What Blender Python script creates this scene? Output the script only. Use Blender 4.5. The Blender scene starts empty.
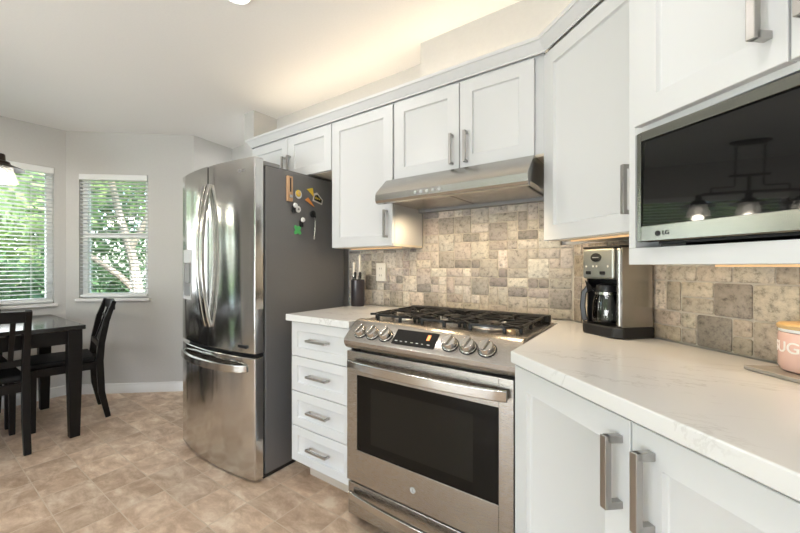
import bpy, bmesh, math, random
from mathutils import Matrix, Vector
random.seed(7)
PI = math.pi
S = bpy.context.scene
COL = S.collection

# ------------------------------------------------------------------ camera
cd = bpy.data.cameras.new('camera'); cam = bpy.data.objects.new('camera', cd); COL.objects.link(cam)
cam.location = (0, 0, 1.166); cam.rotation_euler = (PI/2, 0, math.radians(39.0))
cd.sensor_width = 36.0; cd.lens = 373/800*36; cd.shift_x = 0.06; cd.clip_start = 0.02; cd.clip_end = 300
S.camera = cam
S.view_settings.view_transform = 'Standard'; S.view_settings.look = 'None'
S.view_settings.gamma = 1.0; S.view_settings.use_curve_mapping = False
S.view_settings.exposure = 0.28
# ------------------------------------------------------------------ sky and sun
W = bpy.data.worlds.new('world'); S.world = W; W.use_nodes = True
wn = W.node_tree.nodes; wl = W.node_tree.links
sky = wn.new('ShaderNodeTexSky'); sky.sky_type = 'NISHITA'; sky.sun_disc = False
sky.sun_elevation = math.radians(48); sky.sun_rotation = math.radians(80); sky.dust_density = 2.5
wl.new(sky.outputs[0], wn['Background'].inputs[0]); wn['Background'].inputs[1].default_value = 1.7

def lamp(name, kind, loc, energy, color=(1, 1, 1), size=None, size_y=None, direction=(0, 0, -1), shape=None, spot=None, blend=.5):
    ld = bpy.data.lights.new(name, kind); ld.energy = energy; ld.color = color
    if kind == 'AREA':
        ld.shape = shape or ('RECTANGLE' if size_y else 'SQUARE'); ld.size = size
        if size_y: ld.size_y = size_y
    elif kind == 'SUN': ld.angle = math.radians(1.5)
    else:
        ld.shadow_soft_size = size or .03
        if kind == 'SPOT': ld.spot_size = spot; ld.spot_blend = blend
    o = bpy.data.objects.new(name, ld); COL.objects.link(o); o.location = loc
    o.rotation_euler = Vector(direction).to_track_quat('-Z', 'Y').to_euler()
    return o
lamp('sun', 'SUN', (6, 0, 9), 7.5, (1, .95, .86), direction=(-.62, .30, -.80))
# added fill lamps outside the unseen glazed door and window, aimed up at the ceiling
lamp('added_patio_fill', 'AREA', (-1.2, -3.0, .70), 112, (.93, .935, 1), 2.3, 1.4, (0, 1, 1.5))
lamp('added_side_fill', 'AREA', (3.0, -1.8, 1.2), 15, (.93, .935, 1), 1.1, 1.1, (-1, 0.1, 1.2))
lamp('daylight_bay_window', 'AREA', (-4.72, .30, 1.3), 14, (.93, .95, 1), 1.1, 1.1, (1, 0, .35))

# ------------------------------------------------------------------ materials
def new_mat(name):
    m = bpy.data.materials.new(name); m.use_nodes = True
    return m, m.node_tree.nodes, m.node_tree.links, m.node_tree.nodes['Principled BSDF']
def mat(name, c, r=.5, metal=0., spec=.5, coat=0., emit=0., trans=0., ior=1.5, alpha=1.):
    m, n, l, p = new_mat(name)
    p.inputs['Base Color'].default_value = (*c, 1); p.inputs['Roughness'].default_value = r
    p.inputs['Metallic'].default_value = metal; p.inputs['Specular IOR Level'].default_value = spec
    p.inputs['Coat Weight'].default_value = coat; p.inputs['IOR'].default_value = ior
    p.inputs['Transmission Weight'].default_value = trans; p.inputs['Alpha'].default_value = alpha
    if emit:
        p.inputs['Emission Color'].default_value = (*c, 1); p.inputs['Emission Strength'].default_value = emit
    return m
def noisy(name, stops, scale=8., detail=6., rough=.5, bump=0., metal=0., stretch=None, nrough=.6, dist=0., spec=.5):
    m, n, l, p = new_mat(name)
    tc = n.new('ShaderNodeTexCoord'); mp = n.new('ShaderNodeMapping'); nz = n.new('ShaderNodeTexNoise'); cr = n.new('ShaderNodeValToRGB')
    l.new(tc.outputs['Object'], mp.inputs[0]); l.new(mp.outputs[0], nz.inputs[0])
    if stretch: mp.inputs['Scale'].default_value = stretch
    nz.inputs['Scale'].default_value = scale; nz.inputs['Detail'].default_value = detail
    nz.inputs['Roughness'].default_value = nrough; nz.inputs['Distortion'].default_value = dist
    l.new(nz.outputs['Fac'], cr.inputs[0]); e = cr.color_ramp.elements
    while len(e) < len(stops): e.new(.5)
    for k, (pos, c) in enumerate(stops): e[k].position = pos; e[k].color = (*c, 1)
    l.new(cr.outputs[0], p.inputs['Base Color'])
    p.inputs['Roughness'].default_value = rough; p.inputs['Metallic'].default_value = metal
    p.inputs['Specular IOR Level'].default_value = spec
    if bump:
        b = n.new('ShaderNodeBump'); b.inputs['Strength'].default_value = bump; b.inputs['Distance'].default_value = .004
        l.new(nz.outputs['Fac'], b.inputs['Height']); l.new(b.outputs[0], p.inputs['Normal'])
    return m
def steel(name, c, r, stretch, var=.06, wav=0.):
    m, n, l, p = new_mat(name)
    p.inputs['Metallic'].default_value = 1.; p.inputs['Base Color'].default_value = (*c, 1)
    tc = n.new('ShaderNodeTexCoord'); mp = n.new('ShaderNodeMapping'); nz = n.new('ShaderNodeTexNoise'); mr = n.new('ShaderNodeMapRange')
    mp.inputs['Scale'].default_value = stretch; nz.inputs['Scale'].default_value = 60; nz.inputs['Detail'].default_value = 3
    l.new(tc.outputs['Object'], mp.inputs[0]); l.new(mp.outputs[0], nz.inputs[0]); l.new(nz.outputs['Fac'], mr.inputs[0])
    mr.inputs['To Min'].default_value = r-var; mr.inputs['To Max'].default_value = r+var
    l.new(mr.outputs[0], p.inputs['Roughness'])
    if wav:
        n2 = n.new('ShaderNodeTexNoise'); n2.inputs['Scale'].default_value = 3.2; n2.inputs['Detail'].default_value = 0
        m2 = n.new('ShaderNodeMapping'); m2.inputs['Scale'].default_value = (2.4, 2.4, .55)
        b = n.new('ShaderNodeBump'); b.inputs['Strength'].default_value = wav; b.inputs['Distance'].default_value = .02
        l.new(tc.outputs['Object'], m2.inputs[0]); l.new(m2.outputs[0], n2.inputs[0])
        l.new(n2.outputs['Fac'], b.inputs['Height']); l.new(b.outputs[0], p.inputs['Normal'])
    return m
def clear_glass(name, tint=(1, 1, 1), gloss=.06):
    m, n, l, p = new_mat(name); n.remove(p)
    t = n.new('ShaderNodeBsdfTransparent'); t.inputs[0].default_value = (*tint, 1)
    g = n.new('ShaderNodeBsdfGlossy'); g.inputs['Roughness'].default_value = .02
    f = n.new('ShaderNodeFresnel'); f.inputs[0].default_value = 1.45
    x = n.new('ShaderNodeMixShader'); l.new(f.outputs[0], x.inputs[0]); l.new(t.outputs[0], x.inputs[1]); l.new(g.outputs[0], x.inputs[2])
    l.new(x.outputs[0], n['Material Output'].inputs[0]); return m

M = {}
M['wall'] = noisy('wall_paint', [(.3, (.575, .572, .56)), (.7, (.595, .592, .58))], 60, 2, .75, .05)
M['ceiling'] = noisy('ceiling_paint', [(.3, (.85, .85, .84)), (.7, (.87, .87, .86))], 90, 2, .85, .05)
M['trim'] = mat('trim_paint', (.80, .80, .79), .35)
M['white'] = mat('cabinet_paint', (.67, .68, .69), .42, spec=.4)
M['inside'] = mat('cabinet_underside', (.78, .70, .58), .5)
M['toe'] = mat('toe_kick_beige', (.62, .55, .47), .6)
M['vinyl'] = mat('window_vinyl', (.84, .86, .86), .35)
M['slat'] = mat('blind_slat', (.86, .88, .88), .4)
M['steel_v'] = steel('steel_brushed_vertical', (.66, .66, .65), .16, (60, 60, .6), .03, .55)
M['steel_h'] = steel('steel_brushed_horizontal', (.44, .415, .385), .27, (.6, 60, 60))
M['steel_b'] = steel('steel_brushed', (.47, .465, .445), .24, (.6, .6, 60))
M['steel_m'] = steel('steel_microwave', (.24, .247, .225), .20, (.6, .6, 60))
M['steel_p'] = mat('steel_polished', (.58, .56, .53), .18, 1.)
M['silver'] = mat('silver_panel', (.34, .355, .33), .33, .75)
M['nickel'] = mat('brushed_nickel', (.47, .455, .44), .30, 1.)
M['fridge_side'] = noisy('fridge_side_grey', [(.3, (.155, .152, .152)), (.7, (.168, .165, .165))], 200, 2, .42, .03)
M['dark'] = mat('dark_plastic', (.012, .012, .013), .35, spec=.4)
M['grey_plastic'] = mat('grey_plastic', (.22, .22, .22), .45)
M['light_plastic'] = mat('light_grey_plastic', (.50, .51, .51), .4)
M['black_glass'] = mat('black_glass', (.007, .007, .007), .03, spec=.5)
M['oven_glass'] = mat('oven_glass', (.008, .007, .006), .06, spec=.18)
M['iron'] = noisy('cast_iron', [(.3, (.006, .006, .006)), (.7, (.012, .0115, .011))], 150, 3, .42, .15, spec=.35)
M['burner'] = mat('burner_alloy', (.62, .61, .60), .38, .9)
M['brass'] = mat('burner_brass', (.62, .48, .33), .35, .8)
M['espresso'] = noisy('espresso_wood', [(.3, (.0045, .0038, .0035)), (.7, (.008, .0066, .006))], 6, 5, .38, 0, stretch=(1, 1, 8), spec=.25)
M['seatpad'] = noisy('black_upholstery', [(.3, (.006, .006, .006)), (.7, (.010, .0095, .0095))], 200, 3, .65, .2, spec=.25)
M['bronze'] = mat('bronze_metal', (.045, .034, .026), .4, .8)
M['bulb'] = mat('bulb_glow', (1, .93, .80), .4, emit=5)
M['glass'] = clear_glass('clear_glass')
M['pane'] = clear_glass('window_pane', (1, 1, 1))
M['shade_glass'] = mat('shade_glass', (.9, .9, .88), .12, trans=.0, alpha=.22)
M['lens'] = mat('downlight_lens', (1, .97, .92), .4, emit=7)
M['led'] = mat('led_warm', (1, .72, .40), .4, emit=9)
M['strip'] = mat('strip_diffuser', (.80, .52, .27), .5, emit=.35)
M['hoodlens'] = mat('hood_lamp_lens', (.85, .74, .58), .4, emit=.6)
M['outlet'] = mat('outlet_plastic', (.76, .75, .71), .35)
M['wood_lid'] = noisy('bamboo', [(.3, (.62, .40, .17)), (.7, (.72, .50, .25))], 6, 4, .5, 0, stretch=(1, 10, 1))
M['wood_magnet'] = noisy('pale_wood', [(.3, (.52, .31, .17)), (.7, (.66, .42, .25))], 12, 4, .5, 0, stretch=(8, 8, 1))
M['pink'] = mat('pink_glaze', (.80, .53, .46), .22, coat=.2)
M['letter'] = mat('white_lettering', (.88, .84, .80), .4)
M['tray'] = noisy('grey_stone_tray', [(.35, (.30, .28, .25)), (.65, (.42, .39, .35))], 14, 5, .15)
M['crock'] = mat('dark_glaze', (.030, .025, .030), .28)
M['bone'] = mat('pale_handle', (.70, .68, .63), .3)
M['yellow'] = mat('yellow_enamel', (.80, .56, .07), .4)
M['orange'] = mat('orange_enamel', (.80, .30, .07), .4)
M['green'] = mat('green_enamel', (.10, .50, .14), .4)
M['white_enamel'] = mat('white_enamel', (.82, .82, .80), .35)
M['amber'] = mat('display_amber', (1., .28, .08), .4, emit=1.2)
M['bark'] = noisy('bark', [(.3, (.13, .11, .09)), (.7, (.27, .24, .20))], 9, 6, .9, .6, stretch=(1, 1, .4))
M['lawn'] = noisy('lawn', [(.3, (.05, .10, .025)), (.7, (.13, .21, .06))], 3, 8, .9)
M['ext'] = mat('siding_paint', (.55, .56, .54), .7)
def leafmat(name, a, b):
    m = noisy(name, [(.35, a), (.65, b)], 1.3, 4, .55)
    n = m.node_tree.nodes; l = m.node_tree.links; p = n['Principled BSDF']
    t = n.new('ShaderNodeBsdfTranslucent'); x = n.new('ShaderNodeMixShader'); x.inputs[0].default_value = .42
    l.new(n['Color Ramp'].outputs[0] if 'Color Ramp' in n else p.inputs['Base Color'].links[0].from_socket, t.inputs[0])
    l.new(p.outputs[0], x.inputs[1]); l.new(t.outputs[0], x.inputs[2]); l.new(x.outputs[0], n['Material Output'].inputs[0])
    return m
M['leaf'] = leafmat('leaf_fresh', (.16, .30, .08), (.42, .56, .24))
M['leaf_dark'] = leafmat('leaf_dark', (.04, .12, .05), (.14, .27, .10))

def quartz():
    m, n, l, p = new_mat('white_quartz')
    tc = n.new('ShaderNodeTexCoord'); mp = n.new('ShaderNodeMapping')
    mp.inputs['Rotation'].default_value = (0, 0, .5); mp.inputs['Scale'].default_value = (1., 2.6, 1.2)
    nz = n.new('ShaderNodeTexNoise'); nz.inputs['Scale'].default_value = 1.6; nz.inputs['Detail'].default_value = 7; nz.inputs['Roughness'].default_value = .62; nz.inputs['Distortion'].default_value = 1.2
    ab = n.new('ShaderNodeMath'); ab.operation = 'SUBTRACT'; ab.inputs[1].default_value = .5
    a2 = n.new('ShaderNodeMath'); a2.operation = 'ABSOLUTE'
    cr = n.new('ShaderNodeValToRGB'); cr.color_ramp.elements[0].color = (.57, .56, .55, 1); cr.color_ramp.elements[1].position = .012; cr.color_ramp.elements[1].color = (.74, .74, .735, 1)
    msk = n.new('ShaderNodeTexNoise'); msk.inputs['Scale'].default_value = 2.3; mr = n.new('ShaderNodeValToRGB'); mr.color_ramp.elements[0].position = .48; mr.color_ramp.elements[1].position = .62
    mix = n.new('ShaderNodeMixRGB'); mix.inputs[1].default_value = (.74, .74, .735, 1)
    l.new(tc.outputs['Object'], mp.inputs[0]); l.new(mp.outputs[0], nz.inputs[0]); l.new(tc.outputs['Object'], msk.inputs[0])
    l.new(nz.outputs['Fac'], ab.inputs[0]); l.new(ab.outputs[0], a2.inputs[0]); l.new(a2.outputs[0], cr.inputs[0])
    l.new(msk.outputs['Fac'], mr.inputs[0]); l.new(mr.outputs[0], mix.inputs[0]); l.new(cr.outputs[0], mix.inputs[2])
    l.new(mix.outputs[0], p.inputs['Base Color']); p.inputs['Roughness'].default_value = .16
    return m
M['quartz'] = quartz()

def floormat():
    m, n, l, p = new_mat('stone_look_vinyl')
    tc = n.new('ShaderNodeTexCoord'); mp = n.new('ShaderNodeMapping'); mp.inputs['Location'].default_value = (.09, -.055, 0)
    br = n.new('ShaderNodeTexBrick'); br.offset = 0; br.squash = 1
    for k, v in (('Scale', 1.), ('Mortar Size', .0030), ('Mortar Smooth', .5), ('Brick Width', .21), ('Row Height', .21), ('Bias', 0.)): br.inputs[k].default_value = v
    br.inputs['Color1'].default_value = (0, 0, 0, 1); br.inputs['Color2'].default_value = (1, 1, 1, 1)
    l.new(tc.outputs['Object'], mp.inputs[0]); l.new(mp.outputs[0], br.inputs[0])
    # each tile shifts the stone pattern it shows
    sep = n.new('ShaderNodeVectorMath'); sep.operation = 'SCALE'; sep.inputs[3].default_value = 7.3
    add = n.new('ShaderNodeVectorMath'); add.operation = 'ADD'
    l.new(br.outputs['Color'], sep.inputs[0]); l.new(tc.outputs['Object'], add.inputs[0]); l.new(sep.outputs[0], add.inputs[1])
    m2 = n.new('ShaderNodeMapping'); m2.inputs['Rotation'].default_value = (0, 0, .25); m2.inputs['Scale'].default_value = (1.25, 1.9, 1.)
    l.new(add.outputs[0], m2.inputs[0])
    nz = n.new('ShaderNodeTexNoise'); nz.inputs['Scale'].default_value = 4.6; nz.inputs['Detail'].default_value = 10; nz.inputs['Roughness'].default_value = .68; nz.inputs['Distortion'].default_value = .35
    l.new(m2.outputs[0], nz.inputs[0])
    cr = n.new('ShaderNodeValToRGB'); e = cr.color_ramp.elements; e.new(.5); e.new(.6)
    for k, (pos, c) in enumerate([(.30, (.42, .275, .18)), (.44, (.55, .39, .27)), (.54, (.68, .51, .37)), (.66, (.82, .69, .54))]): e[k].position = pos; e[k].color = (*c, 1)
    l.new(nz.outputs['Fac'], cr.inputs[0])
    hv = n.new('ShaderNodeHueSaturation'); mv = n.new('ShaderNodeMapRange'); mv.inputs['To Min'].default_value = .90; mv.inputs['To Max'].default_value = 1.13
    l.new(br.outputs['Color'], mv.inputs[0]); l.new(mv.outputs[0], hv.inputs['Value']); l.new(cr.outputs[0], hv.inputs['Color'])
    mx = n.new('ShaderNodeMixRGB'); mx.inputs[2].default_value = (.74, .63, .49, 1)
    mf = n.new('ShaderNodeMath'); mf.operation = 'MULTIPLY'; mf.inputs[1].default_value = .55
    l.new(br.outputs['Fac'], mf.inputs[0]); l.new(mf.outputs[0], mx.inputs[0]); l.new(hv.outputs[0], mx.inputs[1]); l.new(mx.outputs[0], p.inputs['Base Color'])
    p.inputs['Roughness'].default_value = .38
    b = n.new('ShaderNodeBump'); b.inputs['Strength'].default_value = .25; b.inputs['Distance'].default_value = .002; b.invert = True
    l.new(br.outputs['Fac'], b.inputs['Height']); l.new(b.outputs[0], p.inputs['Normal'])
    return m
M['floor'] = floormat()

def tilemat():
    m, n, l, p = new_mat('tumbled_travertine')
    at = n.new('ShaderNodeVertexColor'); at.layer_name = 'tile_color'
    tc = n.new('ShaderNodeTexCoord'); nz = n.new('ShaderNodeTexNoise'); nz.inputs['Scale'].default_value = 55; nz.inputs['Detail'].default_value = 8; nz.inputs['Roughness'].default_value = .72
    add = n.new('ShaderNodeVectorMath'); add.operation = 'ADD'; sc = n.new('ShaderNodeVectorMath'); sc.operation = 'SCALE'; sc.inputs[3].default_value = 9.
    l.new(at.outputs[0], sc.inputs[0]); l.new(tc.outputs['Object'], add.inputs[0]); l.new(sc.outputs[0], add.inputs[1]); l.new(add.outputs[0], nz.inputs[0])
    cr = n.new('ShaderNodeValToRGB'); e = cr.color_ramp.elements; e.new(.5)
    for k, (pos, v) in enumerate([(.33, .36), (.48, .92), (.66, 1.16)]): e[k].position = pos; e[k].color = (v, v, v, 1)
    l.new(nz.outputs['Fac'], cr.inputs[0])
    mx = n.new('ShaderNodeMixRGB'); mx.blend_type = 'MULTIPLY'; mx.inputs[0].default_value = 1
    l.new(at.outputs[0], mx.inputs[1]); l.new(cr.outputs[0], mx.inputs[2]); l.new(mx.outputs[0], p.inputs['Base Color'])
    p.inputs['Roughness'].default_value = .55
    b = n.new('ShaderNodeBump'); b.inputs['Strength'].default_value = .5; b.inputs['Distance'].default_value = .003
    l.new(nz.outputs['Fac'], b.inputs['Height']); l.new(b.outputs[0], p.inputs['Normal'])
    return m
M['tile'] = tilemat()

# ------------------------------------------------------------------ object helpers
WORLD = {}
I4 = Matrix.Identity(4)
BM = Matrix.Translation((-.29, 1.99, 0)) @ Matrix.Rotation(-PI/4, 4, 'Z')      # frame of the angled wall: X along it, Y into it

def thing(name, label, cat, loc=(0, 0, 0), rotz=0., group=None, frame=I4):
    o = bpy.data.objects.new(name, None); COL.objects.link(o); o.empty_display_size = .1
    w = frame @ Matrix.Translation(loc) @ Matrix.Rotation(rotz, 4, 'Z')
    o.matrix_world = w; o.location = w.to_translation(); o.rotation_euler = w.to_euler()
    WORLD[o.name] = w; tag(o, label, cat, group); return o
def tag(o, label, cat, group=None):
    o['label'] = label; o['category'] = cat
    if group: o['group'] = group
    return o
def struct(o): o['kind'] = 'structure'; return o

class MB:
    """collects shapes, links them as ONE mesh object"""
    def __init__(s, frame=I4): s.b = bmesh.new(); s.f = frame
    def box(s, a, b, m=None):
        x0, x1 = sorted((a[0], b[0])); y0, y1 = sorted((a[1], b[1])); z0, z1 = sorted((a[2], b[2]))
        return s.hexa([(x0, y0, z0), (x1, y0, z0), (x1, y1, z0), (x0, y1, z0), (x0, y0, z1), (x1, y0, z1), (x1, y1, z1), (x0, y1, z1)], m)
    def hexa(s, p, m=None):
        v = [s.b.verts.new((m or I4) @ Vector(q)) for q in p]
        for f in ((3, 2, 1, 0), (4, 5, 6, 7), (0, 1, 5, 4), (1, 2, 6, 5), (2, 3, 7, 6), (3, 0, 4, 7)): s.b.faces.new([v[i] for i in f])
        return s
    def prism(s, pts, vec, m=None):
        vec = Vector(vec); m = m or I4
        a = [s.b.verts.new(m @ Vector(q)) for q in pts]; b = [s.b.verts.new(m @ (Vector(q)+vec)) for q in pts]; n = len(pts)
        s.b.faces.new(a); s.b.faces.new(b[::-1])
        for i in range(n): s.b.faces.new((a[i], b[i], b[(i+1) % n], a[(i+1) % n]))
        return s
    def loft(s, rings, cap=True, m=None):
        m = m or I4
        R = [[s.b.verts.new(m @ Vector(q)) for q in r] for r in rings]; n = len(rings[0])
        for a, b in zip(R, R[1:]):
            for i in range(n): s.b.faces.new((a[i], a[(i+1) % n], b[(i+1) % n], b[i]))
        if cap: s.b.faces.new(R[0][::-1]); s.b.faces.new(R[-1])
        return s
    def lathe(s, prof, c=(0, 0, 0), axis=(0, 0, 1), n=24, cap=True, m=None):
        q = Vector((0, 0, 1)).rotation_difference(Vector(axis)).to_matrix().to_4x4(); T = (m or I4) @ Matrix.Translation(c) @ q
        return s.loft([[(max(r, 1e-4)*math.cos(2*PI*i/n), max(r, 1e-4)*math.sin(2*PI*i/n), z) for i in range(n)] for r, z in prof], cap, T)
    def tube(s, path, r, n=10, rx=None, m=None, up=None, closed=False):
        """round (or, with rx, rectangular r x rx) section along a path"""
        P = [Vector(p) for p in path]; rings = []; u = Vector(up) if up else None
        for i, p in enumerate(P):
            t = (P[min(i+1, len(P)-1)]-P[max(i-1, 0)]).normalized()
            if u is None: u = Vector((0, 0, 1)) if abs(t.z) < .9 else Vector((0, 1, 0))
            a = t.cross(u).normalized(); c = a.cross(t).normalized(); u = c if not up else Vector(up)
            rr = r[i] if isinstance(r, (list, tuple)) else r
            if rx is None: rings.append([p+a*rr*math.cos(2*PI*k/n)+c*rr*math.sin(2*PI*k/n) for k in range(n)])
            else:
                xx = rx[i] if isinstance(rx, (list, tuple)) else rx
                rings.append([p+a*rr+c*xx, p-a*rr+c*xx, p-a*rr-c*xx, p+a*rr-c*xx])
        return s.loft(rings, True, m)
    def ball(s, c, r, sc=(1, 1, 1), m=None):
        bmesh.ops.create_icosphere(s.b, subdivisions=3, radius=r, matrix=(m or I4) @ Matrix.Translation(c) @ Matrix.Diagonal((*sc, 1)))
        return s
    def build(s, name, material, parent=None, bevel=0., seg=2, smooth=40, loc=None):
        b = s.b
        bmesh.ops.recalc_face_normals(b, faces=b.faces)
        me = bpy.data.meshes.new(name); o = bpy.data.objects.new(name, me); COL.objects.link(o)
        if parent is not None:
            w = WORLD[parent.name]; b.transform(w.inverted() @ s.f); o.parent = parent
        else:
            w = s.f @ Matrix.Translation(loc or (0, 0, 0)); b.transform(Matrix.Translation(-Vector(loc or (0, 0, 0))))
            o.location = w.to_translation(); o.rotation_euler = w.to_euler()
        WORLD[o.name] = w
        b.to_mesh(me); b.free()
        for x in (material if isinstance(material, (list, tuple)) else [material]): me.materials.append(x)
        me.polygons.foreach_set('use_smooth', [True]*len(me.polygons)); me.set_sharp_from_angle(angle=math.radians(smooth))
        if bevel:
            d = o.modifiers.new('bevel', 'BEVEL'); d.width = bevel; d.segments = seg; d.limit_method = 'ANGLE'; d.angle_limit = math.radians(35); d.harden_normals = True
        return o

def text(name, body, size, material, parent, m, depth=.0006, align='CENTER', spacing=1., bend=None, frame=I4):
    cu = bpy.data.curves.new('t', 'FONT'); cu.body = body; cu.size = size; cu.extrude = depth; cu.align_x = align; cu.align_y = 'CENTER'; cu.space_character = spacing
    cu.offset = size*.012
    t = bpy.data.objects.new('t', cu); COL.objects.link(t)
    dg = bpy.context.evaluated_depsgraph_get(); dg.update()
    me = bpy.data.meshes.new_from_object(t.evaluated_get(dg)); bpy.data.objects.remove(t); bpy.data.curves.remove(cu)
    b = bmesh.new(); b.from_mesh(me); bpy.data.meshes.remove(me)
    if bend:
        bmesh.ops.subdivide_edges(b, edges=[e for e in b.edges if e.calc_length() > .006], cuts=3)
        for v in b.verts:
            a = v.co.x/bend; r = bend+v.co.z; v.co = Vector((r*math.sin(a), v.co.y, r*math.cos(a)-bend))
    b.transform(m); q = MB(frame); q.b.free(); q.b = b
    return q.build(name, material, parent)

def shaker(mb, x0, x1, z0, z1, y, t=.02, fr=.058, rec=.010, slope=.006):
    """door or drawer front: face at y looking to -y, framed panel set back"""
    b = mb.b
    def ring(d, yy): return [b.verts.new((x0+d, yy, z0+d)), b.verts.new((x1-d, yy, z0+d)), b.verts.new((x1-d, yy, z1-d)), b.verts.new((x0+d, yy, z1-d))]
    R = [ring(0, y+t), ring(0, y+.0015), ring(.0015, y), ring(fr, y), ring(fr+slope*.4, y+rec*.75), ring(fr+slope, y+rec)]
    b.faces.new(R[0])
    for a, c in zip(R, R[1:]):
        for i in range(4): b.faces.new((a[i], a[(i+1) % 4], c[(i+1) % 4], c[i]))
    b.faces.new(R[-1])
    return mb
def pull(parent, a, b, y, frame, w=.0065, off=.032):
    """arched bar pull between two points (x,z) of a front at y"""
    m = MB(frame); A = Vector((a[0], y, a[1])); B = Vector((b[0], y, b[1])); d = (B-A).normalized(); o = Vector((0, -off, 0)); s = d.cross(Vector((0, 1, 0)))
    # two posts and the bar, square section
    for P in (A, B):
        c = [P+d*w*sx+s*w*sz for sx, sz in ((-1, -1), (1, -1), (1, 1), (-1, 1))]
        m.hexa([*c, *[q+o for q in c]])
    c = [A-d*w*1.0+s*w*q+o*k for q, k in ((-1, .72), (1, .72), (1, 1.12), (-1, 1.12))]; e = [q+(B-A)+d*2*w for q in c]
    m.hexa([*c, *e])
    return m.build('handle', M['nickel'], parent, .0015)

# ------------------------------------------------------------------ the room
CEIL = 2.40; R2 = 2**-.5
struct(MB().box((-5.0, -3.2, -.10), (3.4, 2.9, 0)).build('floor', M['floor']))
struct(MB().box((-4.40, -2.85, CEIL), (2.80, 2.50, CEIL+.12)).build('ceiling', M['ceiling']))
struct(MB().box((-40, -30, -.45), (30, 40, -.30)).build('ground', M['lawn']))

def wall(name, frame, L, holes=(), thick=.14, m=M['wall'], h=CEIL):
    """inner face on local y=0, thickness behind it, holes are (x0,x1,z0,z1)"""
    b = MB(frame); x = 0.
    for (x0, x1, z0, z1) in sorted(holes):
        b.box((x, 0, 0), (x0, thick, h))
        if z0 > 0: b.box((x0, 0, 0), (x1, thick, z0))
        b.box((x0, 0, z1), (x1, thick, h)); x = x1
    b.box((x, 0, 0), (L, thick, h))
    return struct(b.build(name, m))
def frame_at(x, y, deg): return Matrix.Translation((x, y, 0)) @ Matrix.Rotation(math.radians(deg), 4, 'Z')
LEFT = frame_at(-4.16, -2.6, 90)             # X runs to +y, Y runs outward (-x)
BAY = frame_at(-4.16, 1.0, 45)               # X runs along the angled wall
wall('wall_left', LEFT, 3.60, [(.30, 1.80, .02, 2.08), (2.30, 3.515, .84, 2.045)])
wall('wall_bay', BAY, 1.120, [(.11, .71, .875, 2.015)])
wall('wall_passage', frame_at(-3.368, 1.792, 99), .47)
wall('wall_passage_end', frame_at(-3.60, 2.25, 0), 1.16)
struct(MB().box((-2.58, 1.80, 0), (-2.455, 2.25, CEIL)).build('wall_stub', M['wall']))
wall('wall_back', frame_at(-2.455, 2.03, 0), 2.18)
wall('wall_angled', BM @ Matrix.Translation((-.02, .04, 0)), 4.3)
wall('wall_right', frame_at(2.6, -.90, -90), 1.75, [(.35, 1.45, .95, 2.05)])
wall('wall_behind', frame_at(2.6, -2.6, 180), 6.8, [(2.6, 5.0, 0.02, 2.10)])
struct(MB().box((-1.003, 1.84, 2.06), (-.10, 2.03, CEIL)).build('wall_soffit', M['wall']))

def base(name, frame, L, x0=0.):
    p = [(0, 0), (-.014, 0), (-.014, .062), (-.010, .070), (-.010, .080), (-.004, .088), (0, .090)]
    struct(MB(frame).prism([(x0, y, z) for y, z in p], (L-x0, 0, 0)).build(name, M['trim'], smooth=30))
base('baseboard_left', LEFT, 3.594, 1.82); base('baseboard_bay', BAY, 1.120, .006); base('baseboard_passage', frame_at(-3.368, 1.792, 99), .46); base('baseboard_end', frame_at(-3.60, 2.25, 0), 1.02, .03)
base('baseboard_behind', frame_at(2.6, -2.6, 180), 2.55)

def window(name, frame, x0, x1, z0, z1, rail=None, sill=True, depth=.085):
    b = MB(frame); w = .045; y0, y1 = depth-.03, depth+.03
    b.box((x0, y0, z0), (x0+w, y1, z1)); b.box((x1-w, y0, z0), (x1, y1, z1)); b.box((x0+w, y0, z0), (x1-w, y1, z0+w)); b.box((x0+w, y0, z1-w), (x1-w, y1, z1))
    if rail: b.box((x0+w, y0-.004, rail-.024), (x1-w, y1-.01, rail+.024))
    o = struct(b.build(name, M['vinyl'], bevel=.003))
    MB(frame).box((x0+w-.005, depth-.004, z0+w-.005), (x1-w+.005, depth+.002, z1-w+.005)).build('window_glass', M['pane'], o)
    if sill:
        MB(frame).box((x0-.022, -.028, z0-.028), (x1+.022, depth-.03, z0-.002)).build('window_sill', M['trim'], o, .005)
    return o
window('window_1', LEFT, 2.30, 3.515, .84, 2.045)
window('window_2', BAY, .11, .71, .875, 2.015, 1.456)
window('window_3', frame_at(2.6, -.90, -90), .35, 1.45, .95, 2.05, sill=True)
window('door_2', LEFT, .30, 1.80, .02, 2.08, sill=False)
window('door_1', frame_at(2.6, -2.6, 180), 2.6, 5.0, .02, 2.10, sill=False)

def blind(label, frame, x0, x1, z0, z1, cords):
    t = thing('window_blind', label, 'blind', (x0, .0, z0), 0, 'window blinds', frame)
    MB(frame).box((x0+.004, -.012, z1-.055), (x1-.004, .045, z1-.003)).build('headrail', M['slat'], t, .004)
    s = MB(frame); n = int((z1-.075-(z0+.03))/.0335)
    for k in range(n):
        z = z1-.082-k*.0335; T = Matrix.Translation((0, .024, z)) @ Matrix.Rotation(math.radians(-9), 4, 'X')
        s.box((x0+.008, -.0215, -.0012), (x1-.008, .0215, .0012), T)
    s.build('slats', M['slat'], t)
    MB(frame).box((x0+.008, .005, z0+.012), (x1-.008, .043, z0+.032)).build('bottom_rail', M['slat'], t, .003)
    for c in cords:
        MB(frame).tube([(c, .001, z1-.06), (c, .001, z0+.02)], .0012, 6).build('ladder_cord', M['slat'], t)
        MB(frame).tube([(c, .047, z1-.06), (c, .047, z0+.02)], .0012, 6).build('ladder_cord', M['slat'], t)
blind('white slatted blind over the left window behind the dining table', LEFT, 2.30, 3.515, .84, 2.045, (2.45, 2.91, 3.36))
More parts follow.
